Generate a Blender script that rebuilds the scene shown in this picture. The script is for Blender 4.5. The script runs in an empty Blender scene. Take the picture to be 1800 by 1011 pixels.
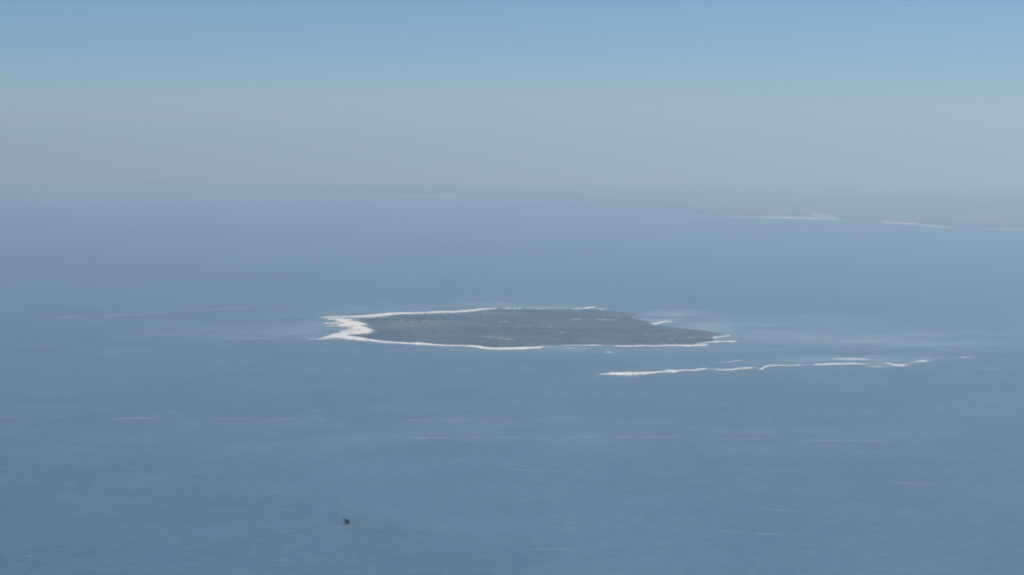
import bpy, bmesh, math, random
import numpy as np

# ------------------------------------------------------------------ camera, sky, sun, exposure
R_EARTH = 7.4e6            # effective radius (with refraction): the sea curves away
H_CAM = 1060.0             # view from a mountain top
F_PX = 5270.0              # focal length in pixels of the 1800 px wide photograph
CX, CY = 900.0, 505.5
HORIZON_Y = 327.0
SUN_AZ, SUN_EL = 62.0, 48.0
rng = np.random.default_rng(7)
random.seed(7)
sc = bpy.context.scene
COL = sc.collection

dip_h = math.sqrt(2 * H_CAM / R_EARTH)
PITCH = dip_h + math.atan((CY - HORIZON_Y) / F_PX)
cam = bpy.data.cameras.new('camera')
cam.sensor_width = 36.0
cam.lens = F_PX / 1800.0 * 36.0
cam.clip_start = 1.0
cam.clip_end = 600000.0
cam.dof.use_dof = True
cam.dof.focus_distance = 16000.0
cam.dof.aperture_fstop = 1.4
cam_o = bpy.data.objects.new('camera', cam)
COL.objects.link(cam_o)
cam_o.location = (0, 0, H_CAM)
cam_o.rotation_euler = (math.pi / 2 - PITCH, 0, 0)
sc.camera = cam_o

world = bpy.data.worlds.new('World')
sc.world = world
world.use_nodes = True
wn = world.node_tree
sky = wn.nodes.new('ShaderNodeTexSky')
sky.sky_type = 'NISHITA'
sky.sun_disc = False
sky.sun_elevation = math.radians(SUN_EL)
sky.sun_rotation = math.radians(SUN_AZ)
sky.altitude = 1060.0
sky.air_density = 0.74
sky.dust_density = 0.0
sky.ozone_density = 10.0
wn.links.new(sky.outputs[0], wn.nodes['Background'].inputs[0])
wn.nodes['Background'].inputs[1].default_value = 0.060

sun = bpy.data.lights.new('sun', 'SUN')
sun.energy = 4.45
sun.angle = math.radians(0.53)
sun.color = (1.0, 0.975, 0.945)
sun_o = bpy.data.objects.new('sun', sun)
COL.objects.link(sun_o)
sun_o.location = (0, 0, 3000)
sun_o.rotation_euler = (math.radians(90 - SUN_EL), 0, math.radians(180 - SUN_AZ))

sc.view_settings.view_transform = 'Standard'
sc.view_settings.look = 'None'
sc.view_settings.exposure = 0.3
sc.view_settings.gamma = 1.0
sc.view_settings.use_curve_mapping = False
sc.cycles.use_denoising = True
sc.cycles.max_bounces = 5
sc.cycles.volume_bounces = 0
sc.cycles.transparent_max_bounces = 16
sc.cycles.filter_width = 2.1

HAZE_DENSITY = 4.6e-5
HAZE_COLOR = (0.465, 0.745, 1.0)
HAZE_ANISO = 0.36
HAZE_TOP = H_CAM + 230.0

# ------------------------------------------------------------------ geometry helpers
CP, SP = math.cos(PITCH), math.sin(PITCH)


def ray(px, py):
    a = (np.asarray(px, float) - CX) / F_PX
    b = -(np.asarray(py, float) - CY) / F_PX
    return a, CP + b * SP, -SP + b * CP      # x, y, z of the direction


def sea_z(x, y):
    return -(np.asarray(x) ** 2 + np.asarray(y) ** 2) / (2 * R_EARTH)


def on_sea(px, py, h=0.0):
    """point on the sea (raised by h) seen at a pixel of the photograph"""
    dx, dy, dz = ray(px, py)
    A = (dx * dx + dy * dy) / (2 * R_EARTH)
    C = H_CAM - h
    disc = np.maximum(dz * dz - 4 * A * C, 0.0)
    t = (-dz - np.sqrt(disc)) / (2 * A)
    return t * dx, t * dy


def project(x, y, z):
    dz = z - H_CAM
    depth = y * CP - dz * SP
    up = y * SP + dz * CP
    return CX + F_PX * x / depth, CY - F_PX * up / depth


def hash2(ix, iy, seed):
    h = (ix.astype(np.int64) * 374761393 + iy.astype(np.int64) * 668265263 + seed * 974634777) & 0x7fffffff
    h = ((h ^ (h >> 13)) * 1274126177) & 0x7fffffff
    h = h ^ (h >> 16)
    return (h & 0xffff) / 65535.0


def vnoise(x, y, seed=0):
    x = np.asarray(x, float); y = np.asarray(y, float)
    ix, iy = np.floor(x), np.floor(y)
    fx, fy = x - ix, y - iy
    fx = fx * fx * (3 - 2 * fx); fy = fy * fy * (3 - 2 * fy)
    a = hash2(ix, iy, seed); b = hash2(ix + 1, iy, seed)
    c = hash2(ix, iy + 1, seed); d = hash2(ix + 1, iy + 1, seed)
    return (a * (1 - fx) + b * fx) * (1 - fy) + (c * (1 - fx) + d * fx) * fy


def fbm(x, y, seed=0, octv=4):
    s, amp, tot = 0.0, 1.0, 0.0
    for k in range(octv):
        s = s + amp * vnoise(np.asarray(x) * 2 ** k, np.asarray(y) * 2 ** k, seed + 17 * k)
        tot += amp
        amp *= 0.5
    return s / tot


def link_mesh(name, verts, faces, mat, parent=None, smooth=True, attrs=None, loc=None):
    me = bpy.data.meshes.new(name)
    v = np.asarray(verts, dtype=np.float64)
    if loc is not None:
        v = v - np.asarray(loc)
    me.from_pydata(v.tolist(), [], faces.tolist() if hasattr(faces, 'tolist') else faces)
    if smooth:
        me.polygons.foreach_set('use_smooth', np.ones(len(me.polygons), dtype=bool))
    if attrs:
        for k, val in attrs.items():
            at = me.attributes.new(k, 'FLOAT', 'POINT')
            at.data.foreach_set('value', np.asarray(val, dtype=np.float32))
    me.update()
    me.materials.append(mat)
    o = bpy.data.objects.new(name, me)
    COL.objects.link(o)
    if loc is not None:
        o.location = loc
    if parent is not None:
        o.parent = parent
    return o


def tag(o, label=None, cat=None, group=None, kind=None):
    if label: o['label'] = label
    if cat: o['category'] = cat
    if group: o['group'] = group
    if kind: o['kind'] = kind
    return o


def grid_faces(nu, nv):
    i = np.arange(nu - 1)[:, None]; j = np.arange(nv - 1)[None, :]
    a = i * nv + j
    return np.stack([a, a + nv, a + nv + 1, a + 1], -1).reshape(-1, 4)


# ------------------------------------------------------------------ materials
def new_mat(name):
    m = bpy.data.materials.new(name)
    m.use_nodes = True
    nt = m.node_tree
    return m, nt, nt.nodes['Principled BSDF'], nt.nodes['Material Output']


def coords(nt, scale):
    """object-space position scaled per axis (metres -> noise units)"""
    tc = nt.nodes.new('ShaderNodeTexCoord')
    mp = nt.nodes.new('ShaderNodeMapping')
    mp.inputs['Scale'].default_value = scale
    nt.links.new(tc.outputs['Object'], mp.inputs['Vector'])
    return mp.outputs['Vector']


def noise(nt, scale, detail=4.0, rough=0.55):
    n = nt.nodes.new('ShaderNodeTexNoise')
    n.inputs['Scale'].default_value = 1.0
    n.inputs['Detail'].default_value = detail
    n.inputs['Roughness'].default_value = rough
    nt.links.new(coords(nt, scale), n.inputs['Vector'])
    return n.outputs['Fac']


def maprange(nt, src, a, b, c, d, smooth=False):
    n = nt.nodes.new('ShaderNodeMapRange')
    if smooth:
        n.interpolation_type = 'SMOOTHSTEP'
    for k, v in zip(('From Min', 'From Max', 'To Min', 'To Max'), (a, b, c, d)):
        n.inputs[k].default_value = v
    nt.links.new(src, n.inputs['Value'])
    return n.outputs['Result']


def math_node(nt, op, a, b):
    n = nt.nodes.new('ShaderNodeMath')
    n.operation = op
    for k, v in enumerate((a, b)):
        if isinstance(v, (int, float)):
            n.inputs[k].default_value = v
        else:
            nt.links.new(v, n.inputs[k])
    return n.outputs[0]


def mix_color(nt, fac, a, b):
    n = nt.nodes.new('ShaderNodeMix')
    n.data_type = 'RGBA'
    if isinstance(fac, (int, float)):
        n.inputs[0].default_value = fac
    else:
        nt.links.new(fac, n.inputs[0])
    for k, v in ((6, a), (7, b)):
        if isinstance(v, tuple):
            n.inputs[k].default_value = (*v, 1.0)
        else:
            nt.links.new(v, n.inputs[k])
    return n.outputs[2]


def attribute(nt, name):
    n = nt.nodes.new('ShaderNodeAttribute')
    n.attribute_name = name
    return n.outputs['Fac']


def mat_sea():
    m, nt, bs, out = new_mat('sea_water')
    broad = noise(nt, (1 / 2600, 1 / 5200, 1 / 3000), 3)
    mid = noise(nt, (1 / 420, 1 / 520, 1 / 400), 4, 0.6)
    fine = noise(nt, (1 / 46, 1 / 30, 1 / 40), 3, 0.65)
    shoal = attribute(nt, 'shoal')
    sh = math_node(nt, 'MULTIPLY', shoal, maprange(nt, mid, 0.34, 0.66, 0.5, 1.35))
    v = math_node(nt, 'ADD', math_node(nt, 'MULTIPLY', mid, 0.45), math_node(nt, 'MULTIPLY', broad, 0.55))
    c = mix_color(nt, maprange(nt, v, 0.36, 0.64, 0.0, 1.0, True), DEEP_A, DEEP_B)
    c = mix_color(nt, maprange(nt, sh, 0.0, 1.0, 0.0, 1.0), c, SHOAL)
    # whitecap flecks and wave faces
    c = mix_color(nt, maprange(nt, fine, 0.50, 0.74, 0.0, 0.085, True), c, (0.55, 0.62, 0.66))
    c = mix_color(nt, maprange(nt, fine, 0.30, 0.50, 0.45, 0.0, True), c, (0.022, 0.050, 0.080))
    nt.links.new(c, bs.inputs['Base Color'])
    bs.inputs['IOR'].default_value = 1.33
    bs.inputs['Specular IOR Level'].default_value = SEA_SPEC
    nt.links.new(maprange(nt, mid, 0.3, 0.7, 0.50, 0.62), bs.inputs['Roughness'])
    bp = nt.nodes.new('ShaderNodeBump')
    bp.inputs['Strength'].default_value = 0.5
    bp.inputs['Distance'].default_value = 2.5
    nt.links.new(fine, bp.inputs['Height'])
    nt.links.new(bp.outputs[0], bs.inputs['Normal'])
    return m


DEEP_A = (0.041, 0.085, 0.131)
DEEP_B = (0.058, 0.116, 0.174)
SHOAL = (0.23, 0.345, 0.395)
SEA_SPEC = 0.4


def mat_foam():
    m, nt, bs, out = new_mat('sea_foam')
    dens = attribute(nt, 'dens')
    n1 = noise(nt, (1 / 70, 1 / 150, 1 / 90), 5, 0.65)
    n2 = noise(nt, (1 / 22, 1 / 110, 1 / 60), 3, 0.7)
    k = math_node(nt, 'ADD', math_node(nt, 'MULTIPLY', math_node(nt, 'SUBTRACT', n1, 0.5), 2.2),
                  math_node(nt, 'MULTIPLY', math_node(nt, 'SUBTRACT', n2, 0.5), 1.8))
    a = maprange(nt, math_node(nt, 'ADD', dens, math_node(nt, 'MULTIPLY', k, maprange(nt, dens, 0.0, 0.9, 0.25, 0.75))),
                 0.10, 0.75, 0.0, 1.0, True)
    a = math_node(nt, 'MULTIPLY', a, maprange(nt, dens, 0.0, 0.8, 0.0, 1.0))
    nt.links.new(a, bs.inputs['Alpha'])
    c = mix_color(nt, n1, (0.67, 0.66, 0.62), (0.85, 0.82, 0.74))
    nt.links.new(c, bs.inputs['Base Color'])
    bs.inputs['Roughness'].default_value = 0.9
    bs.inputs['Specular IOR Level'].default_value = 0.1
    return m


def mat_ground(name, dark, light, sand, sand_lo, sand_hi, s1, s2, beach=None, dry=None):
    m, nt, bs, out = new_mat(name)
    a = noise(nt, (s1, s1, s1), 5, 0.6)
    b = noise(nt, (s2, s2, s2), 4, 0.6)
    c = mix_color(nt, maprange(nt, a, 0.36, 0.64, 0.0, 1.0, True), dark, light)
    c = mix_color(nt, maprange(nt, b, sand_lo, sand_hi, 0.0, 0.6, True), c, sand)
    if dry:
        c = mix_color(nt, math_node(nt, 'MULTIPLY', attribute(nt, 'dry'), maprange(nt, b, 0.35, 0.65, 0.5, 1.0)), c, dry)
    if beach:
        c = mix_color(nt, attribute(nt, 'beach'), c, beach)
    nt.links.new(c, bs.inputs['Base Color'])
    bs.inputs['Roughness'].default_value = 0.95
    bs.inputs['Specular IOR Level'].default_value = 0.1
    bp = nt.nodes.new('ShaderNodeBump')
    bp.inputs['Strength'].default_value = 0.2
    bp.inputs['Distance'].default_value = 3.0
    nt.links.new(b, bp.inputs['Height'])
    nt.links.new(bp.outputs[0], bs.inputs['Normal'])
    return m


def mat_plain(name, col, var=0.25, scale=0.4, rough=0.85, spec=0.2):
    m, nt, bs, out = new_mat(name)
    n = noise(nt, (scale, scale, scale), 4)
    lo = tuple(x * (1 - var) for x in col); hi = tuple(min(1, x * (1 + var)) for x in col)
    nt.links.new(mix_color(nt, n, lo, hi), bs.inputs['Base Color'])
    bs.inputs['Roughness'].default_value = rough
    bs.inputs['Specular IOR Level'].default_value = spec
    return m


def mat_streak():
    m, nt, bs, out = new_mat('thin_foam')
    dens = attribute(nt, 'dens')
    n1 = noise(nt, (1 / 90, 1 / 260, 1 / 90), 4, 0.6)
    a = math_node(nt, 'MULTIPLY', dens, maprange(nt, n1, 0.36, 0.62, 0.1, 0.85, True))
    nt.links.new(a, bs.inputs['Alpha'])
    bs.inputs['Base Color'].default_value = (0.60, 0.66, 0.70, 1)
    bs.inputs['Roughness'].default_value = 0.9
    return m


M_STREAK = mat_streak()
M_SEA = mat_sea()
M_FOAM = mat_foam()
M_ISLAND = mat_ground('island_ground', (0.015, 0.017, 0.024), (0.056, 0.053, 0.058), (0.16, 0.15, 0.12), 0.62, 0.78,
                      1 / 260, 1 / 60, (0.26, 0.23, 0.18), (0.150, 0.143, 0.118))
M_MAINLAND = mat_ground('mainland_ground', (0.025, 0.034, 0.028), (0.05, 0.055, 0.045), (0.18, 0.16, 0.12), 0.60, 0.80,
                        1 / 2500, 1 / 600, (0.30, 0.28, 0.24), (0.15, 0.145, 0.12))
M_SCRUB = mat_plain('scrub_leaves', (0.023, 0.026, 0.028), 0.4, 0.02)
M_CROWN = mat_plain('tree_leaves', (0.035, 0.050, 0.028), 0.5, 0.3)
M_BARK = mat_plain('bark', (0.12, 0.09, 0.07), 0.3, 1.0)
M_SAND = mat_plain('pale_sand', (0.42, 0.38, 0.31), 0.25, 0.02)
M_DUNE = mat_plain('dune_sand', (0.36, 0.33, 0.28), 0.2, 0.002)
M_WHITE = mat_plain('white_wall', (0.80, 0.79, 0.75), 0.06, 0.3)
M_GREYWALL = mat_plain('weathered_wall', (0.42, 0.42, 0.41), 0.12, 0.3)
M_ROOF = mat_plain('sheet_roof', (0.62, 0.62, 0.62), 0.1, 0.5)
M_ROOF_RED = mat_plain('dull_roof', (0.26, 0.18, 0.15), 0.2, 0.5)
M_DARK = mat_plain('dark_opening', (0.02, 0.022, 0.025), 0.2, 1.0, 0.4, 0.5)
M_KELP = mat_plain('kelp', (0.025, 0.035, 0.035), 0.4, 0.02)
M_BIRD = mat_plain('dark_feathers', (0.018, 0.019, 0.022), 0.3, 30.0, 0.7)
M_ROCK = mat_plain('wet_rock', (0.06, 0.055, 0.05), 0.4, 0.1)

# ------------------------------------------------------------------ the sea: one curved sheet out past the horizon
def build_sea():
    nseg = 900
    rs = [0.0, 800.0, 1600.0, 2500.0]
    while rs[-1] < 150000.0:
        rs.append(rs[-1] + max(36.0, rs[-1] * 0.0075))
    rs = np.array(rs)
    th = np.linspace(0, 2 * math.pi, nseg, endpoint=False)
    rr, tt = np.meshgrid(rs[1:], th, indexing='ij')
    x = (rr * np.sin(tt)).ravel(); y = (rr * np.cos(tt)).ravel()
    x = np.concatenate([[0.0], x]); y = np.concatenate([[0.0], y])
    z = sea_z(x, y)
    shoal = np.zeros(len(x))
    ok = (y > 2500) & (np.abs(x) < y * 0.5)
    px, py = project(x[ok], y[ok], z[ok])
    s = np.zeros(len(px))
    wob = (fbm(x[ok] / 260, y[ok] / 700, 3) - 0.5)
    for cx_, cy_, sx, sy, amp in SHOALS:
        q = ((px + wob * sx * 0.9 - cx_) / sx) ** 2 + ((py + wob * sy * 1.4 - cy_) / sy) ** 2
        s = s + amp * np.exp(-q)
    s *= 0.75 + 0.5 * fbm(x[ok] / 120, y[ok] / 300, 9)
    shoal[ok] = np.clip(s, 0, 1)
    nr = len(rs) - 1
    i = np.arange(nr - 1)[:, None]; j = np.arange(nseg)[None, :]
    a = 1 + i * nseg + j; b = 1 + i * nseg + (j + 1) % nseg
    quads = np.stack([a, a + nseg, b + nseg, b], -1).reshape(-1, 4)
    faces = quads.tolist()
    for k in range(nseg):
        faces.append([0, 1 + k, 1 + (k + 1) % nseg])
    o = link_mesh('sea', np.stack([x, y, z], 1), faces, M_SEA, attrs={'shoal': shoal})
    # outward normals
    bm = bmesh.new(); bm.from_mesh(o.data)
    if sum(f.normal.z for f in list(bm.faces)[:200]) < 0:
        bmesh.ops.reverse_faces(bm, faces=bm.faces)
    bm.to_mesh(o.data); bm.free()
    return tag(o, 'hazy blue sea stretching to the horizon', kind='structure')


SHOALS = [  # paler shallow / foam-streaked water (photo pixel, spread, strength), built onto the sea floor position
    (1232, 573, 46, 7, 0.80), (1170, 551, 60, 4.5, 0.85), (1150, 562, 40, 4, 0.6),
    (1400, 587, 270, 20, 0.44), (1590, 602, 190, 9, 0.32), (1490, 634, 150, 8, 0.45),
    (440, 582, 210, 14, 0.28), (560, 570, 60, 16, 0.35), (930, 538, 130, 4, 0.40),
    (980, 616, 300, 6, 0.22), (700, 545, 100, 6, 0.18), (1350, 560, 200, 8, 0.2),
    (900, 760, 700, 30, 0.10), (1500, 380, 400, 14, 0.15)]
build_sea()

# ------------------------------------------------------------------ the island
OUTLINE = [(620, 562.5), (636, 566), (646, 570), (651, 575), (656, 580), (651, 586), (634, 587.5), (611, 591),
           (640, 595), (665, 599.5), (690, 601.5), (720, 603), (750, 604.5), (770, 606), (800, 607), (838, 608.5),
           (852, 610.5), (880, 612), (920, 611.5), (950, 610), (956, 607.5), (1000, 606.7), (1050, 606.5),
           (1062, 607.5), (1120, 607.5), (1170, 607), (1210, 606.8), (1232, 605.5), (1250, 602), (1262, 600),
           (1266, 597.5), (1254, 595.5), (1262, 591), (1278, 588.3), (1268, 586), (1255, 584), (1240, 581.3),
           (1225, 579.3), (1205, 578), (1188, 576), (1165, 573.2), (1150, 571.5), (1144, 569), (1148, 566.5),
           (1136, 563.5), (1120, 560), (1117, 555), (1122, 550.5), (1108, 548.8), (1090, 548), (1075, 547),
           (1058, 546), (1045, 544.8), (1030, 544), (1000, 543.8), (960, 543.8), (900, 544), (880, 544.2),
           (860, 544.4), (848, 545.6), (840, 547), (822, 549), (800, 550), (760, 552), (720, 553), (692, 554.5),
           (676, 557), (655, 559), (640, 561)]
OX, OY = on_sea(np.array([p[0] for p in OUTLINE]), np.array([p[1] for p in OUTLINE]))


def signed_dist(x, y):
    """metres inside the island's shoreline (negative = outside)"""
    x = np.asarray(x, float); y = np.asarray(y, float)
    d = np.full(x.shape, 1e12); inside = np.zeros(x.shape, bool)
    n = len(OX)
    for k in range(n):
        ax, ay, bx, by = OX[k], OY[k], OX[(k + 1) % n], OY[(k + 1) % n]
        ex, ey = bx - ax, by - ay
        t = np.clip(((x - ax) * ex + (y - ay) * ey) / (ex * ex + ey * ey), 0, 1)
        d = np.minimum(d, (x - ax - t * ex) ** 2 + (y - ay - t * ey) ** 2)
        cond = (ay > y) != (by > y)
        xi = ax + (y - ay) * ex / (ey if ey else 1e-9)
        inside ^= cond & (x < xi)
    return np.where(inside, 1, -1) * np.sqrt(d)


def island_h(x, y):
    sd = signed_dist(x, y) + (fbm(np.asarray(x) / 55, np.asarray(y) / 110, 21) - 0.5) * 22
    h = np.where(sd > 0, 9.0 * (1 - np.exp(-np.maximum(sd, 0) / 210.0)), sd * 0.08)
    relief = (fbm(np.asarray(x) / 380, np.asarray(y) / 520, 5) - 0.45) * 9.0 * np.clip(sd / 260, 0, 1)
    return h + relief


def on_island(px, py):
    h = 0.0
    for _ in range(6):
        x, y = on_sea(px, py, h)
        h = np.maximum(island_h(x, y), 0.0)
    return x, y, sea_z(x, y) + h


ISLAND_LOC = (float(OX.mean()), float(OY.mean()), float(sea_z(OX.mean(), OY.mean())))


DRY = [(735, 565, 70, 8, 1.0), (870, 552, 60, 5, 0.7), (690, 595, 60, 4, 0.3), (960, 571, 50, 4, 0.6), (1190, 601, 40, 3, 0.7),
       (860, 597, 50, 5, 0.5), (1085, 551, 40, 4, 0.6), (700, 573, 40, 6, 0.6)]


def dryness(x, y):
    px, py = project(np.asarray(x), np.asarray(y), sea_z(x, y) + 7.0)
    w = fbm(np.asarray(x) / 150, np.asarray(y) / 260, 61) - 0.5
    s = 0.0
    for a, b, sx, sy, amp in DRY:
        s = s + amp * np.exp(-((px + w * sx - a) / sx) ** 2 - ((py + w * sy * 1.5 - b) / sy) ** 2)
    return np.clip(s + (fbm(np.asarray(x) / 420, np.asarray(y) / 700, 62) - 0.62) * 1.2, 0, 1)


def build_island():
    gx = np.arange(OX.min() - 80, OX.max() + 80, 9.0)
    gy = np.arange(OY.min() - 120, OY.max() + 120, 14.0)
    X, Y = np.meshgrid(gx, gy, indexing='ij')
    h = island_h(X.ravel(), Y.ravel())
    z = sea_z(X.ravel(), Y.ravel()) + h
    fine = (vnoise(X.ravel() / 30, Y.ravel() / 30, 8) - 0.5) * 0.6
    z = z + np.where(h > 1.0, fine, 0)
    sd = signed_dist(X.ravel(), Y.ravel())
    beach = np.clip(1 - sd / 34.0, 0, 1) * np.clip(vnoise(X.ravel() / 120, Y.ravel() / 160, 31) * 1.8 - 0.5, 0, 1)
    f = grid_faces(len(gx), len(gy))
    keep = (h > -2.5)[f].any(1)
    f = f[keep]
    used = np.unique(f)
    remap = np.full(len(h), -1); remap[used] = np.arange(len(used))
    V = np.stack([X.ravel(), Y.ravel(), z], 1)[used]
    o = link_mesh('island', V, remap[f], M_ISLAND, attrs={'beach': beach[used], 'dry': dryness(X.ravel(), Y.ravel())[used]}, loc=ISLAND_LOC)
    return tag(o, 'long flat dark scrub-covered island ringed by white surf', kind='structure')


build_island()


# ------------------------------------------------------------------ the far mainland coast
COAST = [(-700, 329.0), (-200, 329.3), (0, 330.3), (150, 331.5), (300, 334.0), (450, 339.0), (560, 341.3), (640, 342.8),
         (720, 344.0), (800, 346.0), (905, 349.5), (1000, 353.5), (1080, 356.5), (1150, 361), (1200, 368), (1240, 377),
         (1290, 379.5), (1350, 381.3), (1420, 382.4), (1480, 385.5), (1550, 389.7), (1600, 392.0), (1640, 397),
         (1680, 399.5), (1720, 400.7), (1800, 402), (1950, 405), (2200, 414), (2600, 432)]


MAIN = {}


def mainland_h(x, y):
    a = np.arctan2(x, y).ravel(); rr = np.hypot(x, y).ravel()
    ci = np.clip(np.searchsorted(MAIN['ang'], a), 0, len(MAIN['ang']) - 1)
    return np.array([np.interp(q, MAIN['R'][c], MAIN['h'][c]) for c, q in zip(ci, rr)]).reshape(np.shape(x))


def build_mainland():
    cols = np.arange(-700, 2600.1, 6.0)
    cy = np.interp(cols, [p[0] for p in COAST], [p[1] for p in COAST])
    cy = cy + (fbm(cols / 40, cols * 0, 41) - 0.5) * np.interp(cy, [329, 345, 380, 430], [0.2, 0.9, 1.3, 1.3])
    x0, y0 = on_sea(cols, cy)
    r0 = np.hypot(x0, y0); ang = np.arctan2(x0, y0)
    r_end = 138000.0
    nr = 70
    u = np.linspace(0, 1, nr) ** 1.9
    Rg = (r0 - 150)[:, None] + (r_end - r0 + 150)[:, None] * u[None, :]
    X = Rg * np.sin(ang)[:, None]; Y = Rg * np.cos(ang)[:, None]
    d = Rg - r0[:, None]
    n = fbm(X / 3000, Y / 5000, 51) ; n2 = fbm(X / 9000, Y / 11000, 52)
    h = np.where(d > 0, 14 * (1 - np.exp(-np.maximum(d, 0) / 500)), d * 0.05)
    h = h + np.clip(d / 6000, 0, 1) * (70 * n + 150 * np.clip(n2 - 0.35, 0, 1))
    left = np.clip((1150 - cols) / 400, 0, 1)[:, None]
    h = h + left * 200 * np.clip(d / 1500, 0, 1) * np.exp(-np.maximum(d - 1500, 0) / 6000) * (0.5 + 0.8 * fbm(ang * 160, ang * 0, 58)[:, None])
    MAIN.update(ang=ang, R=Rg, h=h)
    z = sea_z(X, Y) + h
    beach = np.clip(1 - d / 420.0, 0, 1) * np.clip(fbm(ang * 90, ang * 0, 77) * 2.4 - 0.7, 0, 1)[:, None]
    pale = np.clip((d - 1200 * np.clip((1250 - cols) / 150, -0.5, 1)[:, None]) / 2600, 0, 1) * np.clip(fbm(X / 4000, Y / 6000, 57) * 2.2 - 0.3, 0, 1)
    loc = (float(x0.mean()), float(y0.mean()), 0.0)
    o = link_mesh('mainland', np.stack([X.ravel(), Y.ravel(), z.ravel()], 1), grid_faces(len(cols), nr)[:, ::-1], M_MAINLAND,
                  attrs={'beach': beach.ravel(), 'dry': pale.ravel()}, loc=loc)
    return tag(o, 'faint low mainland coast fading into the haze', kind='structure')


build_mainland()


# ------------------------------------------------------------------ surf and foam
def stroke(pts, step=0.8, base=0.35, crest=2.2, seed=0, nacross=9, rough=1.0, land=False):
    """a band of broken water along a traced line: (photo x, y, width[, density])"""
    p = np.array([(q + (1.0,))[:4] if len(q) == 3 else q for q in pts], float)
    L = np.concatenate([[0], np.cumsum(np.hypot(np.diff(p[:, 0]), np.diff(p[:, 1])))])
    n = max(6, int(L[-1] / step))
    t = np.linspace(0, L[-1], n)
    x, y, w, de = (np.interp(t, L, p[:, k]) for k in range(4))
    jx = x + seed * 13.7
    de = de * np.clip(0.55 + 0.9 * fbm(jx / 7, jx * 0 + 5 * seed, seed + 8), 0.4, 1.2)
    w = w * 1.08 * (1 + rough * 0.75 * (fbm(jx / 9, jx * 0 + seed, seed + 3) - 0.5) + rough * 0.9 * (fbm(jx / 2.5, jx * 0 + seed, seed + 6) - 0.5)) + 0.5
    y = y + rough * (fbm(jx / 14, jx * 0 + 3 * seed, seed + 4) - 0.5) * np.minimum(0.9, 0.4 + 0.12 * w)
    end = np.clip(np.minimum(t, L[-1] - t) / min(5.0, L[-1] * 0.3), 0, 1)
    v = np.linspace(-1, 1, nacross)
    PX = np.repeat(x[:, None], nacross, 1)
    PY = y[:, None] + v[None, :] * (w / 2)[:, None]
    gx, gy = on_sea(PX, PY)
    prof = np.cos(v * math.pi / 2)[None, :] ** 0.9
    dn = np.clip(prof * (0.35 + 0.65 * end)[:, None] * de[:, None] * 1.25, 0, 1.1)
    dn[:, 0] = 0; dn[:, -1] = 0; dn[0] = 0; dn[-1] = 0
    z = sea_z(gx, gy) + base + crest * dn * (0.4 + 0.9 * fbm(gx / 35, gy / 70, seed + 9))
    if land:
        z = sea_z(gx, gy) + np.maximum(island_h(gx, gy), 0) + base
    return np.stack([gx, gy, z], -1).reshape(-1, 3), grid_faces(n, nacross), dn.ravel()


def foam(name, strokes, seed, crest=2.2, mat=None, rough=1.0, step=0.8):
    V, F, D, off = [], [], [], 0
    for k, s in enumerate(strokes):
        v, f, d = stroke(s, step, 0.35 + 0.22 * (k % 5), crest, seed + k * 5, rough=rough)
        V.append(v); F.append(f + off); D.append(d); off += len(v)
    V = np.concatenate(V); F = np.concatenate(F); D = np.concatenate(D)
    loc = (float(V[:, 0].mean()), float(V[:, 1].mean()), float(V[:, 2].min()))
    return link_mesh(name, V, F[:, ::-1], mat or M_FOAM, attrs={'dens': D}, loc=loc)


FAR_SHORE = [
    [(564, 558, 1.2), (585, 557.8, 1.6), (600, 557.5, 2.2), (620, 557.0, 2.5), (640, 556.3, 3.3), (660, 555, 4.6),
     (672, 553.5, 4.6), (690, 551.6, 4.0), (705, 551, 3.4), (720, 550.8, 2.8), (745, 550.3, 2.4), (770, 549.2, 2.8),
     (800, 548.4, 2.4), (815, 547.3, 3.0), (835, 545.3, 3.8), (848, 543.5, 2.6), (875, 542.8, 1.7)],
    [(881, 543, 1.5), (900, 543, 1.6), (917, 543.2, 1.4)],
    [(922, 543, 1.0, 0.4), (934, 543, 1.2, 0.4)],
    [(940, 542.2, 1.0, 0.3), (975, 541.5, 1.2, 0.3), (1000, 541.8, 1, 0.3)],
    [(1005, 543.2, 0.8), (1020, 543.0, 1.2), (1030, 542.2, 2.0), (1037, 540.9, 3.2), (1046, 540.9, 1.6)],
    [(1050, 542.8, 1.4, 0.45), (1058, 543.8, 2.0, 0.45), (1064, 544.3, 1.0, 0.3)]]
WEST_REEF = [
    [(572, 561.5, 1.2, 0.8), (590, 561.5, 2), (600, 562.3, 4), (612, 562.3, 2.2), (619, 561.8, 1.0)],
    [(568, 568.5, 1.1), (580, 569, 1.3), (590, 568.8, 1.3), (597, 567.3, 2.5)],
    [(591, 563, 3), (605, 566, 5), (615, 569.5, 8), (625, 572, 10), (633, 576, 11), (641, 581, 8), (650, 582.5, 4)],
    [(612, 565.5, 2), (622, 567, 3), (632, 568.7, 3.4), (643, 570, 1.2)],
    [(632, 576, 4), (642, 577.5, 3.6), (649, 579.3, 2.6), (655, 581.3, 1.2)],
    [(630, 585, 3), (642, 585, 2.4), (652, 585, 1.2)],
    [(572, 574, 0.9, 0.5), (590, 573, 1.4, 0.55), (602, 572.5, 2, 0.7), (618, 574, 3, 0.8)],
    [(592, 571, 2, 0.6), (606, 571, 4, 0.8), (620, 572, 5, 0.9)],
    [(597, 584, 1.2), (610, 583.5, 2.4), (630, 583.3, 3), (646, 583, 2.6)],
    [(600, 580.5, 1.2, 0.5), (616, 580, 2, 0.7), (632, 579, 3, 0.9)]]
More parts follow.
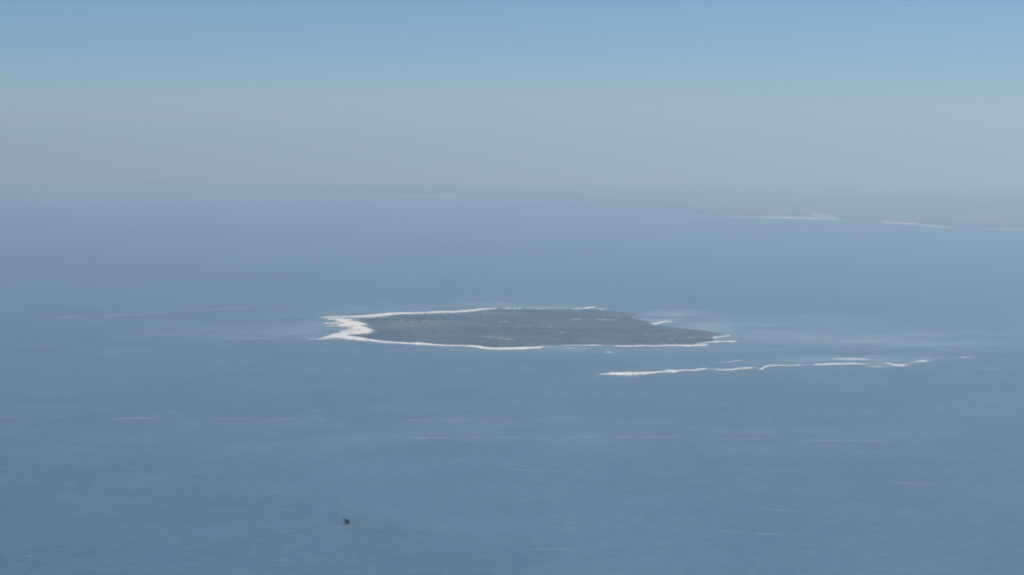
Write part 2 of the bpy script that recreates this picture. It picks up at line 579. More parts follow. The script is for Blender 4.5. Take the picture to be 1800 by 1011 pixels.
NEAR_SHORE = [
    [(567, 593, 1), (575, 592.2, 3), (585, 591.6, 5.6), (595, 591.3, 8), (605, 592.2, 8.4), (613, 594, 6.5),
     (622, 594.6, 6.2), (632, 596, 5), (642, 597.4, 4.6), (652, 598.6, 4), (662, 600.2, 3.2), (672, 601.2, 3),
     (685, 601.9, 2.3), (700, 602.9, 2.4), (712, 603.8, 3.3), (730, 604.3, 3.8), (750, 605, 3.8), (760, 606.4, 2.8),
     (775, 607.3, 1.7), (790, 607.7, 1.5), (815, 607.8, 1.6), (830, 608.6, 2.8), (842, 610.4, 3.6), (855, 612.3, 4.2),
     (870, 613, 3.4), (900, 612.8, 3.2), (915, 612.4, 3.6), (935, 611.7, 3.6), (950, 611, 3.4), (957, 609.5, 1.2)],
    [(541, 596.6, 1, 0.5), (560, 596.1, 1.4, 0.7), (582, 594.8, 1.4, 0.8)],
    [(955, 610.6, 1, 0.4), (968, 611.6, 1.5, 0.45), (976, 611.2, 1, 0.3)],
    [(990, 607.8, 1, 0.35), (1008, 607.8, 1.3, 0.6), (1030, 607.6, 1.4, 0.6), (1050, 607.7, 1.3, 0.75), (1062, 608.2, 0.8, 0.3)],
    [(985, 612, 1, 0.25), (1005, 613, 1.3, 0.4), (1018, 613.4, 1.3, 0.35)],
    [(1022, 614, 1.3, 0.45), (1034, 614.2, 1.2, 0.4)],
    [(1063, 619.6, 1.3, 0.5), (1079, 619.7, 1.2, 0.5)],
    [(1078, 608.8, 0.9, 0.7), (1088, 608.7, 1.6), (1105, 608.7, 1.7), (1125, 608.2, 1.5), (1140, 608.4, 1.4),
     (1150, 609, 1.9), (1160, 608.6, 1.4), (1170, 607.9, 1.5), (1180, 607.6, 1.8), (1200, 607.9, 1.6), (1215, 608, 2),
     (1235, 607.5, 2.3), (1246, 607, 0.9)],
    [(1221, 605.3, 1, 0.6), (1235, 603.8, 1.5, 0.7), (1250, 602, 1.8, 0.95), (1258, 601.2, 1.8), (1268, 601, 1.1, 0.7),
     (1278, 601, 1.8, 0.85), (1290, 601, 2, 0.85), (1298, 601, 1, 0.5)],
    [(1252, 594.2, 1.9, 0.9), (1262, 593.5, 1.9, 0.8), (1272, 592, 1.7, 0.75), (1280, 590.5, 1.9, 0.65), (1286, 588.5, 1.4, 0.45)],
    [(1144, 569, 1.8, 0.85), (1153, 569.8, 3.2), (1158, 567.8, 2.6), (1165, 566.3, 1.7, 0.9), (1175, 565.5, 1.2, 0.85), (1182, 565.5, 0.8, 0.6)],
    [(1139, 554.3, 1.4, 0.4), (1147, 552.6, 1.3, 0.4)], [(1125, 562, 1.5, 0.35), (1137, 561.8, 1.3, 0.35)]]
tag(foam('surf', FAR_SHORE, 100), 'thin white surf along the far shore of the dark island', 'surf', kind='stuff')
WEST_REEF += [
    [(600, 564.5, 2, 0.7), (612, 566, 3.5, 0.9), (624, 569, 4, 1), (636, 570.5, 2.6, 1), (645, 571, 1, 0.8)],
    [(610, 575.5, 1.5, 0.6), (622, 576.5, 4, 0.9), (636, 579, 6, 1), (648, 581, 4, 1), (657, 582, 1, 0.7)],
    [(588, 587.5, 1.2, 0.6), (604, 587, 2.6, 0.9), (622, 586.5, 3.4, 1), (636, 586, 2.4, 1)],
    [(576, 589.8, 1, 0.6), (590, 589, 2.6, 0.9), (606, 589, 3.4, 1), (614, 590, 2, 0.8)],
    [(584, 565.3, 1, 0.5), (597, 565.2, 2.4, 0.8), (608, 567.5, 3, 0.9)]]
WEST_REEF = [[(p[0], p[1], p[2] * 1.2) + tuple(p[3:]) for p in st] for st in WEST_REEF]
tag(foam('surf', WEST_REEF, 300), 'broad ragged white foam over rocks at the island left end', 'surf', kind='stuff')
tag(foam('surf', NEAR_SHORE, 500), 'white surf line along the near shore of the dark island', 'surf', kind='stuff')

BREAKERS = [
    ('long ragged white breaker in open water, brightest and thickest at left end',
     [[(1046, 659, 0.8, 0.3), (1064, 658.3, 1.4, 0.8), (1075, 657.6, 3.6), (1085, 657.4, 5), (1100, 657.4, 5.6), (1115, 657.3, 5),
       (1125, 657, 3.6), (1140, 656.2, 2.4), (1150, 655.3, 1.9), (1160, 654, 1.9), (1170, 653.5, 2.8), (1180, 653, 3.4),
       (1188, 653.2, 3), (1195, 651.8, 1.8), (1205, 651.5, 1), (1220, 651.9, 1), (1228, 650.3, 2), (1238, 648.8, 1.4), (1244, 648.5, 0.7, 0.5)]]),
    ('thin wavy white breaker just right of the long bright breaker',
     [[(1254, 649.4, 1, 0.7), (1265, 650.2, 1.3), (1278, 650.8, 1.4), (1288, 650.4, 1.6), (1295, 648.8, 2.2), (1303, 648, 1.5),
       (1315, 647.3, 1.6), (1327, 647, 1, 0.8)]]),
    ('small hooked white breaker tailing off into a thin line',
     [[(1333, 650, 0.9, 0.7), (1340, 648.5, 2, 0.9), (1344, 645, 2.4), (1350, 643.3, 2), (1362, 643, 1, 0.85), (1390, 643, 1, 0.8), (1410, 642.8, 0.8, 0.5)]]),
    ('straight white breaker, lower and thicker of a parallel pair',
     [[(1427, 641.8, 1.8, 0.9), (1450, 641, 2.2), (1475, 640, 2.1), (1500, 639.7, 1.6, 0.9), (1515, 640.2, 1.4, 0.7), (1530, 640.5, 1, 0.4)]]),
    ('faint thin breaker, upper of a parallel pair',
     [[(1460, 632, 0.9, 0.6), (1480, 631.6, 1.2, 0.9), (1500, 631.6, 1.2, 0.85), (1526, 632, 1, 0.7)]]),
    ('wedge shaped white breaker in a pale foam patch toward the right edge',
     [[(1553, 637.6, 1.2, 0.6), (1565, 640, 2, 0.8), (1575, 642.2, 2.8), (1585, 642.9, 2.8), (1594, 642.4, 1)]]),
    ('short faint breaker farthest right, trailing pale foam',
     [[(1607, 636.2, 1, 0.7), (1620, 635.5, 1.3, 0.95), (1632, 634.7, 1.1, 0.8)]]),
    ('pale slanting foam streak between the island tip and the long breakers',
     [[(1260, 638, 1.4, 0.35), (1282, 636.6, 1.5, 0.5), (1295, 634.6, 1.3, 0.55), (1304, 633.2, 1.3, 0.85)]])]
for k, (lab, st) in enumerate(BREAKERS):
    tag(foam('breaking_wave', st, 900 + 40 * k, 3.0), lab, 'wave', 'waves breaking on the offshore reef')

STREAKS = [
    [(-20, 734, 2.4, 0.28), (30, 734, 2, 0.26), (42, 734, 1.2, 0.16)], [(34, 733, 1.2, 0.22), (75, 732.4, 1.5, 0.22), (115, 732, 1, 0.18)],
    [(190, 738, 1.4, 0.2), (218, 737.8, 1.4, 0.16)], [(210, 736, 1.8, 0.24), (290, 735.3, 1.3, 0.2)], [(358, 736.5, 1, 0.3), (376, 736.7, 1, 0.3)],
    [(380, 735.5, 1.6, 0.18), (470, 737, 1.6, 0.2), (570, 737, 1, 0.16)], [(226, 779, 1.2, 0.2), (278, 779.3, 1.2, 0.2)],
    [(640, 738.5, 1.2, 0.2), (770, 739.6, 1.6, 0.22), (930, 740.5, 1.2, 0.2)], [(720, 771, 1.6, 0.2), (820, 770.4, 1.8, 0.24), (915, 771, 1.2, 0.2)],
    [(942, 772, 1, 0.3), (976, 772.4, 1, 0.25)], [(1000, 768.6, 1.4, 0.2), (1080, 767.5, 1.4, 0.22), (1205, 769, 1, 0.18)],
    [(1164, 743, 1.1, 0.35), (1183, 743.3, 1, 0.3)], [(1165, 753, 1, 0.25), (1176, 753.3, 1, 0.25)],
    [(883, 824.5, 1.1, 0.13), (945, 828, 1.2, 0.15), (1003, 832, 1, 0.12)], [(1010, 828.5, 1, 0.2), (1032, 828.8, 1, 0.2)],
    [(1240, 771.6, 1.4, 0.22), (1340, 772, 1.4, 0.24), (1480, 775, 1.4, 0.2), (1620, 779, 1.2, 0.18)],
    [(1560, 846.5, 1.2, 0.10), (1600, 850, 1.6, 0.13), (1640, 852, 1.4, 0.12), (1710, 853, 1.4, 0.09)], [(1770, 865.5, 1.2, 0.12), (1830, 866, 1.2, 0.1)],
    [(0, 570, 1, 0.28), (12, 570, 1, 0.25)], [(55, 560, 2, 0.16), (200, 555.5, 1.8, 0.22), (320, 547.5, 1.6, 0.2), (450, 540, 1.4, 0.18), (600, 534, 1.2, 0.16)],
    [(190, 588.3, 1.2, 0.2), (310, 588, 1.2, 0.22)], [(380, 595.5, 2.4, 0.2), (470, 594.5, 2.4, 0.24), (560, 594, 2, 0.26)],
    [(528, 575.4, 1, 0.35), (548, 574, 1, 0.3)], [(480, 577, 1, 0.2), (530, 576, 1, 0.24)], [(20, 609.5, 1.3, 0.2), (142, 608, 1.3, 0.22)],
    [(620, 531.5, 1.2, 0.26), (690, 531.5, 1.2, 0.2)], [(725, 532, 1.3, 0.24), (745, 532, 1.3, 0.24)], [(800, 532.5, 1.5, 0.2), (875, 532, 2, 0.3), (910, 534, 1.5, 0.2)],
    [(1150, 545.5, 1.8, 0.22), (1220, 548, 1.8, 0.22), (1260, 551, 1.4, 0.2)], [(1235, 559.5, 1.5, 0.26), (1275, 561, 1.2, 0.22)],
    [(1320, 588.5, 2, 0.2), (1365, 586, 1.6, 0.22)], [(1330, 602, 1.4, 0.2), (1370, 600.5, 1, 0.24)], [(1400, 594, 2, 0.18), (1560, 592, 2, 0.2), (1700, 587, 2, 0.16)],
    [(1460, 616.5, 1.2, 0.25), (1540, 616, 1.2, 0.2)], [(1640, 614, 1.4, 0.2), (1800, 620, 1.4, 0.2)], [(1690, 650, 1.2, 0.16), (1800, 648, 1.4, 0.18)],
    [(930, 967, 3, 0.13), (990, 966, 4, 0.15), (1045, 970, 3, 0.12)], [(530, 710, 1, 0.25), (536, 710.2, 1, 0.25)], [(556, 722, 1, 0.3), (564, 722, 1, 0.3)]]
STREAKS = [[(a, b, w * 1.3, d * 0.8) for a, b, w, d in st] for st in STREAKS]
STREAKS += [
    [(1160, 651.6, 1.2, 0.5), (1178, 650.8, 1.6, 0.6), (1192, 650.8, 1, 0.5)],
    [(1393, 640.8, 1, 0.6), (1411, 640.4, 1, 0.6)],
    [(1518, 626.7, 1, 0.55), (1562, 626, 1, 0.5)],
    [(1520, 644.5, 3, 0.55), (1550, 645, 4, 0.5), (1585, 643.5, 3, 0.55)],
    [(1600, 633, 3, 0.55), (1632, 631.5, 4.5, 0.5), (1660, 629, 3, 0.55)],
    [(1686, 628.6, 1.4, 0.55), (1706, 628.6, 1.2, 0.55)]]
for st in FAR_SHORE + WEST_REEF + NEAR_SHORE + [b[1][0] for b in BREAKERS]:
    q = [(p + (1.0,))[:4] for p in st]
    STREAKS.append([(q[0][0] - 7, q[0][1], 1.2, 0.1)] + [(a, b + 0.1 * w, w * 1.6 + 1.6, 0.42 * min(1, d)) for a, b, w, d in q] + [(q[-1][0] + 7, q[-1][1], 1.2, 0.1)])
STREAKS += [[(1238, 648.8, 1.4, 0.5), (1249, 648.9, 1.2, 0.45), (1260, 649.8, 1.4, 0.5)], [(1322, 647.2, 1.2, 0.5), (1338, 648, 1.6, 0.5)],
            [(1400, 642.6, 1.2, 0.5), (1418, 642, 1.4, 0.45), (1434, 641.6, 1.4, 0.5)], [(1520, 640.4, 1.4, 0.4), (1545, 640.5, 2.4, 0.4), (1570, 641, 3, 0.4)],
            [(1590, 640.5, 3, 0.4), (1605, 637, 3, 0.4), (1640, 633, 3, 0.35), (1680, 629, 2.4, 0.25), (1720, 627, 2, 0.2)],
            [(915, 542.6, 1.4, 0.45), (950, 542.6, 1.6, 0.45), (985, 542.6, 1.6, 0.4), (1012, 542.6, 1.4, 0.45)],
            [(955, 609, 1.4, 0.45), (975, 608.4, 1.4, 0.4), (1000, 608, 1.4, 0.45)], [(1052, 608, 1.2, 0.5), (1082, 608.6, 1.4, 0.5)]]
r = random.Random(11)
for k in range(50):
    x = r.uniform(-60, 1860); y = r.uniform(640, 1005); l = r.uniform(8, 60) * (0.7 + (y - 640) / 500)
    s = r.uniform(-0.03, 0.05)
    STREAKS.append([(x, y, r.uniform(0.8, 1.8), r.uniform(0.05, 0.13)), (x + l / 2, y + s * l / 2, r.uniform(0.8, 2.2), r.uniform(0.06, 0.15)),
                    (x + l, y + s * l, 0.8, 0.05)])
for k in range(25):
    x = r.uniform(-60, 1860); y = r.uniform(440, 640); l = r.uniform(10, 70)
    STREAKS.append([(x, y, 0.8, 0.1), (x + l / 2, y + r.uniform(-0.5, 0.5), r.uniform(0.8, 1.3), r.uniform(0.12, 0.2)), (x + l, y, 0.8, 0.1)])
tag(foam('foam_streaks', STREAKS, 2000, 0.3, M_STREAK, step=2.0), 'faint pale foam streaks drifting across the open sea', 'foam', kind='stuff')

MAIN_SURF = [
    [(573, 341.9, 1.2, 0.8), (592, 342, 1.2, 0.8)], [(648, 343.4, 1.2, 0.8), (692, 343.9, 1.2, 0.8)],
    [(695, 344.4, 1.2, 1), (740, 345.2, 1.4, 1), (790, 346.6, 1.4, 1), (836, 347.4, 1.2, 1)], [(878, 349.4, 0.8, 0.7), (910, 350.3, 0.8, 0.7)],
    [(925, 350.8, 0.8, 0.6), (975, 352.8, 1, 0.6), (1010, 354.6, 1, 0.6), (1060, 356.3, 1, 0.6), (1110, 359, 0.9, 0.5), (1168, 363, 0.8, 0.3)],
    [(966, 378, 0.9, 0.5), (985, 378.2, 1, 0.6), (1022, 378.8, 0.8, 0.4)], [(1105, 379.6, 0.8, 0.45), (1128, 379.7, 0.8, 0.45)],
    [(1175, 379.6, 1, 0.65), (1192, 379.6, 0.9, 0.65)], [(1250, 379.8, 0.8, 0.5), (1285, 381, 1.3, 0.9), (1320, 381.7, 1.7, 1), (1350, 382.5, 1.9, 1),
     (1400, 383.4, 2, 1), (1440, 385, 2, 1), (1487, 387, 1.2, 0.8)], [(1500, 389.5, 0.8, 0.4), (1530, 391.2, 0.9, 0.5)],
    [(1546, 391.3, 1.3, 0.8), (1580, 392.5, 2.1, 1), (1610, 394.5, 2.1, 1), (1630, 397, 1.6, 1), (1650, 399, 1.8, 1), (1677, 400.4, 0.9, 0.9)],
    [(1694, 401, 0.8, 0.7), (1722, 401.6, 0.8, 0.7)], [(1732, 401.8, 1.1, 0.9), (1772, 402.6, 1.2, 0.95), (1800, 403.3, 1, 0.8), (1870, 405, 1, 0.7)]]
MAIN_SURF = [[(a, b, w * 1.2, d * 0.62) for a, b, w, d in st] for st in MAIN_SURF]
tag(foam('surf', MAIN_SURF, 5000, 2.0), 'faint white surf line along the distant mainland coast', 'surf', kind='stuff')


def drape_dunes():
    pts = [(1418, 371, 1.4), (1430, 371.8, 3), (1450, 374, 3.6), (1465, 376, 3.6), (1484, 378.6, 2.2)]
    p = np.array(pts)
    x = np.linspace(1418, 1486, 60)
    y = np.interp(x, p[:, 0], p[:, 1]); w = np.interp(x, p[:, 0], p[:, 2]) * (0.7 + 0.6 * fbm(x / 6, x * 0, 5))
    v = np.linspace(-0.5, 0.5, 9)
    PX = np.repeat(x[:, None], 9, 1); PY = y[:, None] + v[None] * w[:, None]
    gx, gy = on_sea(PX, PY, 70.0)
    prof = np.cos(v * math.pi)[None, :] * np.sin(np.linspace(0, math.pi, 60))[:, None] ** 0.5
    z = sea_z(gx, gy) + mainland_h(gx, gy) - 4 + prof * 18 + 6 * fbm(gx / 200, gy / 400, 6)
    V = np.stack([gx, gy, z], -1).reshape(-1, 3)
    o = link_mesh('sand_dunes', V, grid_faces(60, 9)[:, ::-1], M_DUNE, loc=(float(gx.mean()), float(gy.mean()), float(z.min())))
    tag(o, 'pale bare sand dunes behind the distant mainland beach', 'dunes', kind='structure')


drape_dunes()

# ------------------------------------------------------------------ island details
def kelp(label, pts, seed):
    v, f, d = stroke(pts, 0.8, 0.25, 0.25, seed, rough=0.6)
    v = v.copy()
    loc = (float(v[:, 0].mean()), float(v[:, 1].mean()), float(v[:, 2].min()))
    return tag(link_mesh('kelp_bed', v, f[:, ::-1], M_KELP_A, attrs={'dens': d}, loc=loc), label, 'kelp', kind='stuff')


def mat_patchy(name, col, lo, hi):
    m, nt, bs, out = new_mat(name)
    dens = attribute(nt, 'dens')
    n1 = noise(nt, (1 / 45, 1 / 120, 1 / 60), 4, 0.6)
    a = maprange(nt, math_node(nt, 'ADD', dens, math_node(nt, 'SUBTRACT', n1, 0.5)), lo, hi, 0, 1, True)
    nt.links.new(math_node(nt, 'MULTIPLY', a, maprange(nt, dens, 0, 0.1, 0, 1)), bs.inputs['Alpha'])
    nt.links.new(mix_color(nt, n1, tuple(c * 0.7 for c in col), tuple(c * 1.3 for c in col)), bs.inputs['Base Color'])
    bs.inputs['Roughness'].default_value = 0.9
    return m


M_KELP_A = mat_patchy('kelp_fronds', (0.022, 0.035, 0.035), 0.2, 0.9)
M_SAND_A = mat_patchy('sandy_ground', (0.50, 0.47, 0.42), 0.2, 0.9)
kelp('upper dark streak on the pale water behind the island right end', [(1140, 558.6, 1, 0.6), (1175, 558.8, 1.2, 0.8), (1210, 559.2, 1.2, 0.7), (1245, 560.8, 1, 0.5)], 61)
kelp('lower dark streak on the pale water behind the island right end', [(1182, 564, 0.9, 0.7), (1215, 564, 1.1, 0.9), (1240, 563.6, 1, 0.7), (1270, 564.4, 1, 0.7)], 63)

TRACKS = [('pale sandy strip crossing the back of the island', [(1000, 561.6, 1.4, 0.5), (1022, 561.6, 1.2, 0.55), (1040, 560.6, 1, 0.5), (1060, 561.8, 1.4, 0.45), (1085, 562, 1.2, 0.4)]),
          ('short pale sandy strip left of the island middle', [(876, 566.3, 1, 0.45), (888, 566.2, 1.1, 0.6), (900, 566.4, 1, 0.4)]),
          ('slanting pale sandy strip near the island right end', [(1176, 598, 1.2, 0.5), (1182, 596.3, 1.5, 0.6), (1190, 594.8, 1.3, 0.5)]),
          ('small pale sandy patch near the island white left end', [(674, 583, 1, 0.35), (679, 584.3, 1.6, 0.5), (684, 585.5, 1, 0.35)]),
          ('thin curved sandy track near the front shore', [(850, 592.8, 1, 0.28), (868, 593.3, 1, 0.34), (885, 596.5, 1, 0.4), (903, 598, 1.2, 0.4)]),
          ('small pale clearing in the middle of the island', [(908, 575.2, 1, 0.35), (914, 574, 1.2, 0.45), (918, 573.4, 1, 0.3)]),
          ('faint reddish clearing right of the island middle', [(958, 576, 1, 0.38), (965, 576, 1.2, 0.45), (972, 575.9, 1, 0.35)]),
          ('small pale clearing above the front shore surf gap', [(1048, 584.6, 1.2, 0.4), (1054, 584.4, 1.3, 0.45), (1060, 586, 0.9, 0.3)])]
for k, (lab, pts) in enumerate(TRACKS):
    p = [(a, b, w, d) for a, b, w, d in pts]
    P = np.array(p)
    n = 40
    x = np.linspace(P[0, 0], P[-1, 0], n); y = np.interp(x, P[:, 0], P[:, 1])
    w = np.interp(x, P[:, 0], P[:, 2]) * 1.5 * (0.6 + 0.8 * fbm(x / 3, x * 0, 70 + k)); de = np.interp(x, P[:, 0], P[:, 3]) * 1.8
    v = np.linspace(-0.5, 0.5, 7)
    gx, gy, gz = on_island(np.repeat(x[:, None], 7, 1), y[:, None] + v[None] * w[:, None])
    d = np.cos(v * math.pi)[None] * de[:, None]
    d[:, 0] = 0; d[:, -1] = 0; d[0] = 0; d[-1] = 0
    V = np.stack([gx, gy, gz + 1.6], -1).reshape(-1, 3)
    tag(link_mesh('sandy_patch', V, grid_faces(n, 7)[:, ::-1], M_SAND_A, attrs={'dens': np.clip(d, 0, 1).ravel()},
                  loc=(float(gx.mean()), float(gy.mean()), float(gz.min()))), lab, kind='structure')


def blob(bm, c, rx, ry, rz, rnd, sub=1):
    res = bmesh.ops.create_icosphere(bm, subdivisions=sub, radius=1.0)
    for vv in res['verts']:
        q = 1 + rnd.uniform(-0.28, 0.28)
        vv.co.x = c[0] + vv.co.x * rx * q; vv.co.y = c[1] + vv.co.y * ry * q; vv.co.z = c[2] + vv.co.z * rz * q


def build_scrub():
    """bushes and thickets all over the island, as real low clumps"""
    ico = bmesh.new(); bmesh.ops.create_icosphere(ico, subdivisions=1, radius=1.0)
    base = np.array([v.co[:] for v in ico.verts]); tri = np.array([[v.index for v in f.verts] for f in ico.faces]); ico.free()
    n = 11000
    x = rng.uniform(OX.min(), OX.max(), n); y = rng.uniform(OY.min(), OY.max(), n)
    sd = signed_dist(x, y)
    belt = fbm(x / 330, y / 420, 91)
    keep = (sd > 45) & (rng.uniform(0, 1, n) < np.clip((belt - 0.40) * 5, 0.05, 1) * (1 - 0.85 * dryness(x, y)))
    x, y, belt = x[keep], y[keep], belt[keep]
    s = rng.uniform(2.0, 5.5, len(x)) * (0.55 + 1.1 * np.clip((belt - 0.4) * 3, 0, 1))
    z = sea_z(x, y) + island_h(x, y)
    jit = 1 + rng.uniform(-0.3, 0.3, (len(x), len(base), 1))
    V = base[None] * jit * np.stack([s * 1.7, s * 1.7, s * 0.75], -1)[:, None, :] + np.stack([x, y, z + s * 0.25], -1)[:, None, :]
    F = tri[None] + (np.arange(len(x)) * len(base))[:, None, None]
    o = link_mesh('scrub', V.reshape(-1, 3), F.reshape(-1, 3), M_SCRUB, smooth=False, loc=ISLAND_LOC)
    tag(o, 'low dark scrub and thickets covering the island', 'scrub', kind='stuff')


build_scrub()


def empty(name, loc, rz=0.0):
    o = bpy.data.objects.new(name, None)
    COL.objects.link(o)
    o.location = loc; o.rotation_euler.z = rz
    o.empty_display_size = 5
    return o


def bm_part(name, bm, mat, parent, smooth=False):
    me = bpy.data.meshes.new(name)
    bm.normal_update(); bm.to_mesh(me); bm.free()
    if smooth:
        me.polygons.foreach_set('use_smooth', np.ones(len(me.polygons), dtype=bool))
    me.materials.append(mat)
    o = bpy.data.objects.new(name, me); COL.objects.link(o); o.parent = parent
    return o


def box(bm, x0, x1, y0, y1, z0, z1):
    vs = [bm.verts.new((x, y, z)) for z in (z0, z1) for x, y in ((x0, y0), (x1, y0), (x1, y1), (x0, y1))]
    for f in ((3, 2, 1, 0), (4, 5, 6, 7), (0, 1, 5, 4), (1, 2, 6, 5), (2, 3, 7, 6), (3, 0, 4, 7)):
        bm.faces.new([vs[i] for i in f])


def tree(px, py, hgt, width, label, seed):
    x, y, z = on_island(px, py)
    t = tag(empty('tree', (float(x), float(y), float(z) - 0.3)), label, 'tree', 'lone trees on the island skyline')
    rnd = random.Random(seed)
    bm = bmesh.new()
    for (ax, ay, bx, by, h0, h1, r0, r1) in ((0, 0, 0.5, 0.2, 0, hgt * 0.55, 0.6, 0.35), (0.4, 0.2, width * 0.25, 0.5, hgt * 0.35, hgt * 0.75, 0.3, 0.12),
                                             (0.3, 0.1, -width * 0.25, -0.4, hgt * 0.3, hgt * 0.72, 0.3, 0.12), (0.5, 0.2, 0.2, 0.8, hgt * 0.5, hgt * 0.85, 0.3, 0.1)):
        a = [bm.verts.new((ax + r0 * math.cos(q), ay + r0 * math.sin(q), h0)) for q in np.linspace(0, 2 * math.pi, 7)[:-1]]
        b = [bm.verts.new((bx + r1 * math.cos(q), by + r1 * math.sin(q), h1)) for q in np.linspace(0, 2 * math.pi, 7)[:-1]]
        for i in range(6):
            bm.faces.new((a[i], a[(i + 1) % 6], b[(i + 1) % 6], b[i]))
        bm.faces.new(b)
    bm_part('trunk', bm, M_BARK, t)
    bm = bmesh.new()
    for k in range(900):
        while True:
            c = [rnd.uniform(-1, 1) for _ in range(3)]
            if 0.15 < sum(q * q for q in c) < 1: break
        lump = 0.8 + 0.3 * math.sin(3 * math.atan2(c[1], c[0]) + seed) + rnd.uniform(-0.15, 0.1)
        p = (c[0] * width / 2 * lump, c[1] * width / 2 * lump, hgt * 0.66 + c[2] * hgt * 0.34 * lump)
        u = [rnd.gauss(0, 0.75) for _ in range(6)]
        vs = [bm.verts.new(p), bm.verts.new((p[0] + u[0], p[1] + u[1], p[2] + u[2])), bm.verts.new((p[0] + u[3], p[1] + u[4], p[2] + u[5]))]
        bm.faces.new(vs)
    bm_part('crown', bm, M_CROWN, t)


tree(746.5, 552.6, 10, 12, 'small dark tree against the surf on the left far shore', 3)
tree(879, 545.0, 13, 19, 'broad dark tree interrupting the far shore surf line', 5)


def house(px, py, L, W, Hh, label, wall, roof, rz, name='house'):
    x, y, z = on_island(px, py)
    t = tag(empty(name, (float(x), float(y), float(z) - 0.4), rz), label, 'house', 'pale buildings on the island')
    bm = bmesh.new(); box(bm, -L / 2, L / 2, -W / 2, W / 2, 0, Hh); bm_part('wall', bm, wall, t)
    bm = bmesh.new(); e = 0.5; rh = W * 0.32
    v = [bm.verts.new(q) for q in ((-L / 2 - e, -W / 2 - e, Hh + 0.02), (L / 2 + e, -W / 2 - e, Hh + 0.02), (L / 2 + e, W / 2 + e, Hh + 0.02), (-L / 2 - e, W / 2 + e, Hh + 0.02),
                                   (-L / 2 - e, 0, Hh + rh), (L / 2 + e, 0, Hh + rh))]
    for f in ((0, 1, 5, 4), (2, 3, 4, 5), (0, 4, 3), (1, 2, 5), (3, 2, 1, 0)):
        bm.faces.new([v[i] for i in f])
    rf = bm_part('roof', bm, roof, t)
    bm = bmesh.new(); box(bm, L * 0.28, L * 0.28 + 0.9, -0.4, 0.5, Hh + rh * 0.5, Hh + rh + 1.0); bm_part('chimney', bm, wall, rf)
    n = max(2, int(L / 4))
    for k in range(n):
        cx_ = -L / 2 + (k + 0.5) * L / n
        bm = bmesh.new()
        if k == n // 2:
            box(bm, cx_ - 0.5, cx_ + 0.5, -W / 2 - 0.05, -W / 2 + 0.1, 0.2, 2.4); bm_part('door', bm, M_DARK, t)
        else:
            box(bm, cx_ - 0.55, cx_ + 0.55, -W / 2 - 0.05, -W / 2 + 0.1, 1.2, 2.5); bm_part('window', bm, M_DARK, t)


house(1212.5, 594.6, 13, 9, 4.6, 'bright white house near the right end of the island', M_WHITE, M_ROOF, 0.15)
house(1218.8, 594.6, 9, 7, 3.2, 'smaller dull house just right of the bright white one', M_GREYWALL, M_ROOF, 0.15)
house(987.3, 586.0, 16, 10, 3.6, 'pale low house alone in the middle of the dark island', M_GREYWALL, M_ROOF, -0.1)


def tower(px, py):
    x, y, z = on_island(px, py)
    t = tag(empty('tower', (float(x), float(y), float(z) - 0.4)), 'faint pale upright tower near the island white left end', 'tower')

    def ring(prof, name, mat, parent):
        bm = bmesh.new(); prev = None
        for r_, h_ in prof:
            cur = [bm.verts.new((r_ * math.cos(q), r_ * math.sin(q), h_)) for q in np.linspace(0, 2 * math.pi, 17)[:-1]]
            if prev:
                for i in range(16):
                    bm.faces.new((prev[i], prev[(i + 1) % 16], cur[(i + 1) % 16], cur[i]))
            prev = cur
        bm.faces.new(prev)
        return bm_part(name, bm, mat, parent, False)
    ring([(3.0, 0), (2.8, 4), (2.4, 18)], 'shaft', M_GREYWALL, t)
    ring([(2.4, 18.02), (3.3, 18.4), (3.3, 18.8), (1.9, 18.82)], 'gallery', M_GREYWALL, t)
    ring([(1.6, 18.84), (1.6, 21.2)], 'lantern', M_DARK, t)
    ring([(1.9, 21.22), (1.2, 22.4), (0.15, 23.4)], 'cap', M_GREYWALL, t)
    bm = bmesh.new(); box(bm, -0.5, 0.5, -3.1, -2.6, 0.3, 2.4); bm_part('door', bm, M_DARK, t)


tower(665.7, 575.5)

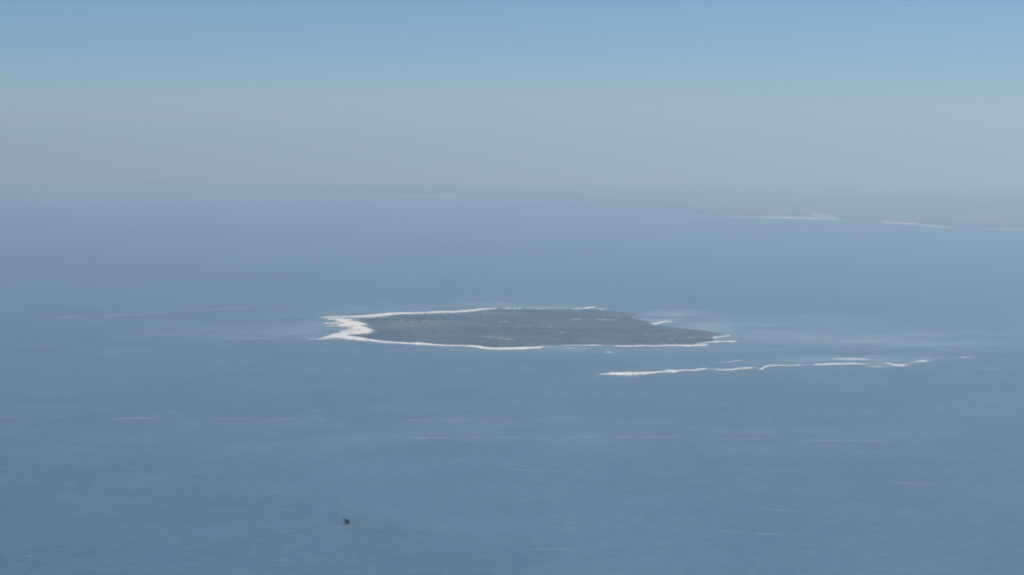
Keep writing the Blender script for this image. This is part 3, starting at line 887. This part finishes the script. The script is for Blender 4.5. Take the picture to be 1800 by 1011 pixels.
# ------------------------------------------------------------------ the bird, close below the viewpoint
def build_bird():
    D = 80.0
    dx, dy, dz = ray(610.5, 919.0)
    loc = (float(dx * D), float(dy * D), float(H_CAM + dz * D))
    bm = bmesh.new()

    def loft(sections):
        prev = None
        for c, a, b, ax, up in sections:      # centre, half-width, half-height, the two section axes
            cur = []
            for q in np.linspace(0, 2 * math.pi, 11)[:-1]:
                cur.append(bm.verts.new([c[i] + a * math.cos(q) * ax[i] + b * math.sin(q) * up[i] for i in range(3)]))
            if prev:
                for i in range(10):
                    bm.faces.new((prev[i], prev[(i + 1) % 10], cur[(i + 1) % 10], cur[i]))
            else:
                bm.faces.new(cur[::-1])
            prev = cur
        bm.faces.new(prev)
    X, Y, Z = (1, 0, 0), (0, 1, 0), (0, 0, 1)
    # body along +Y: bill, head, breast, rump, tail fan
    loft([((0, 0.112, 0.004), 0.0015, 0.0015, X, Z), ((0, 0.095, 0.006), 0.005, 0.005, X, Z), ((0, 0.088, 0.008), 0.013, 0.013, X, Z),
          ((0, 0.072, 0.009), 0.018, 0.018, X, Z), ((0, 0.055, 0.005), 0.017, 0.017, X, Z), ((0, 0.03, -0.001), 0.025, 0.024, X, Z),
          ((0, 0.0, -0.003), 0.027, 0.026, X, Z), ((0, -0.035, 0.0), 0.020, 0.018, X, Z), ((0, -0.06, 0.003), 0.013, 0.010, X, Z),
          ((0, -0.09, 0.005), 0.020, 0.005, X, Z), ((0, -0.125, 0.006), 0.028, 0.004, X, Z)])
    for s in (-1, 1):      # wings raised and swept back
        loft([((s * 0.012, 0.010, 0.008), 0.046, 0.008, Y, Z), ((s * 0.045, 0.014, 0.026), 0.048, 0.006, Y, Z), ((s * 0.072, 0.004, 0.040), 0.046, 0.005, Y, Z),
              ((s * 0.094, -0.022, 0.050), 0.038, 0.004, Y, Z), ((s * 0.112, -0.05, 0.056), 0.024, 0.004, Y, Z), ((s * 0.122, -0.078, 0.058), 0.006, 0.003, Y, Z)])
    me = bpy.data.meshes.new('bird'); bm.normal_update(); bm.to_mesh(me); bm.free()
    me.materials.append(M_BIRD)
    o = bpy.data.objects.new('bird', me); COL.objects.link(o)
    md = o.modifiers.new('one_skin', 'REMESH'); md.mode = 'VOXEL'; md.voxel_size = 0.0035; md.use_smooth_shade = True
    o.location = loc
    o.rotation_euler = (math.radians(14), math.radians(32), math.radians(-58))
    tag(o, 'small dark bird in flight over the foreground water', 'bird')


build_bird()

# ------------------------------------------------------------------ the hazy air
def build_haze():
    m = bpy.data.materials.new('hazy_air'); m.use_nodes = True
    nt = m.node_tree
    for n in list(nt.nodes):
        if n.type != 'OUTPUT_MATERIAL':
            nt.nodes.remove(n)
    pv = nt.nodes.new('ShaderNodeVolumePrincipled')
    pv.inputs['Color'].default_value = (*HAZE_COLOR, 1)
    pv.inputs['Absorption Color'].default_value = (0.36, 0.36, 0.36, 1)
    pv.inputs['Density'].default_value = HAZE_DENSITY
    pv.inputs['Anisotropy'].default_value = HAZE_ANISO
    nt.links.new(pv.outputs[0], nt.nodes['Material Output'].inputs['Volume'])
    bm = bmesh.new()
    s = 155000.0
    zb = -s * s * 2 / (2 * R_EARTH)
    zb = float(sea_z(150000.0, 0)) - 40.0
    box(bm, -s, s, -s, s, zb, HAZE_TOP)
    o = bm_part('haze', bm, m, None)
    tag(o, 'pale blue haze filling the air over the sea', 'haze', kind='stuff')


build_haze()
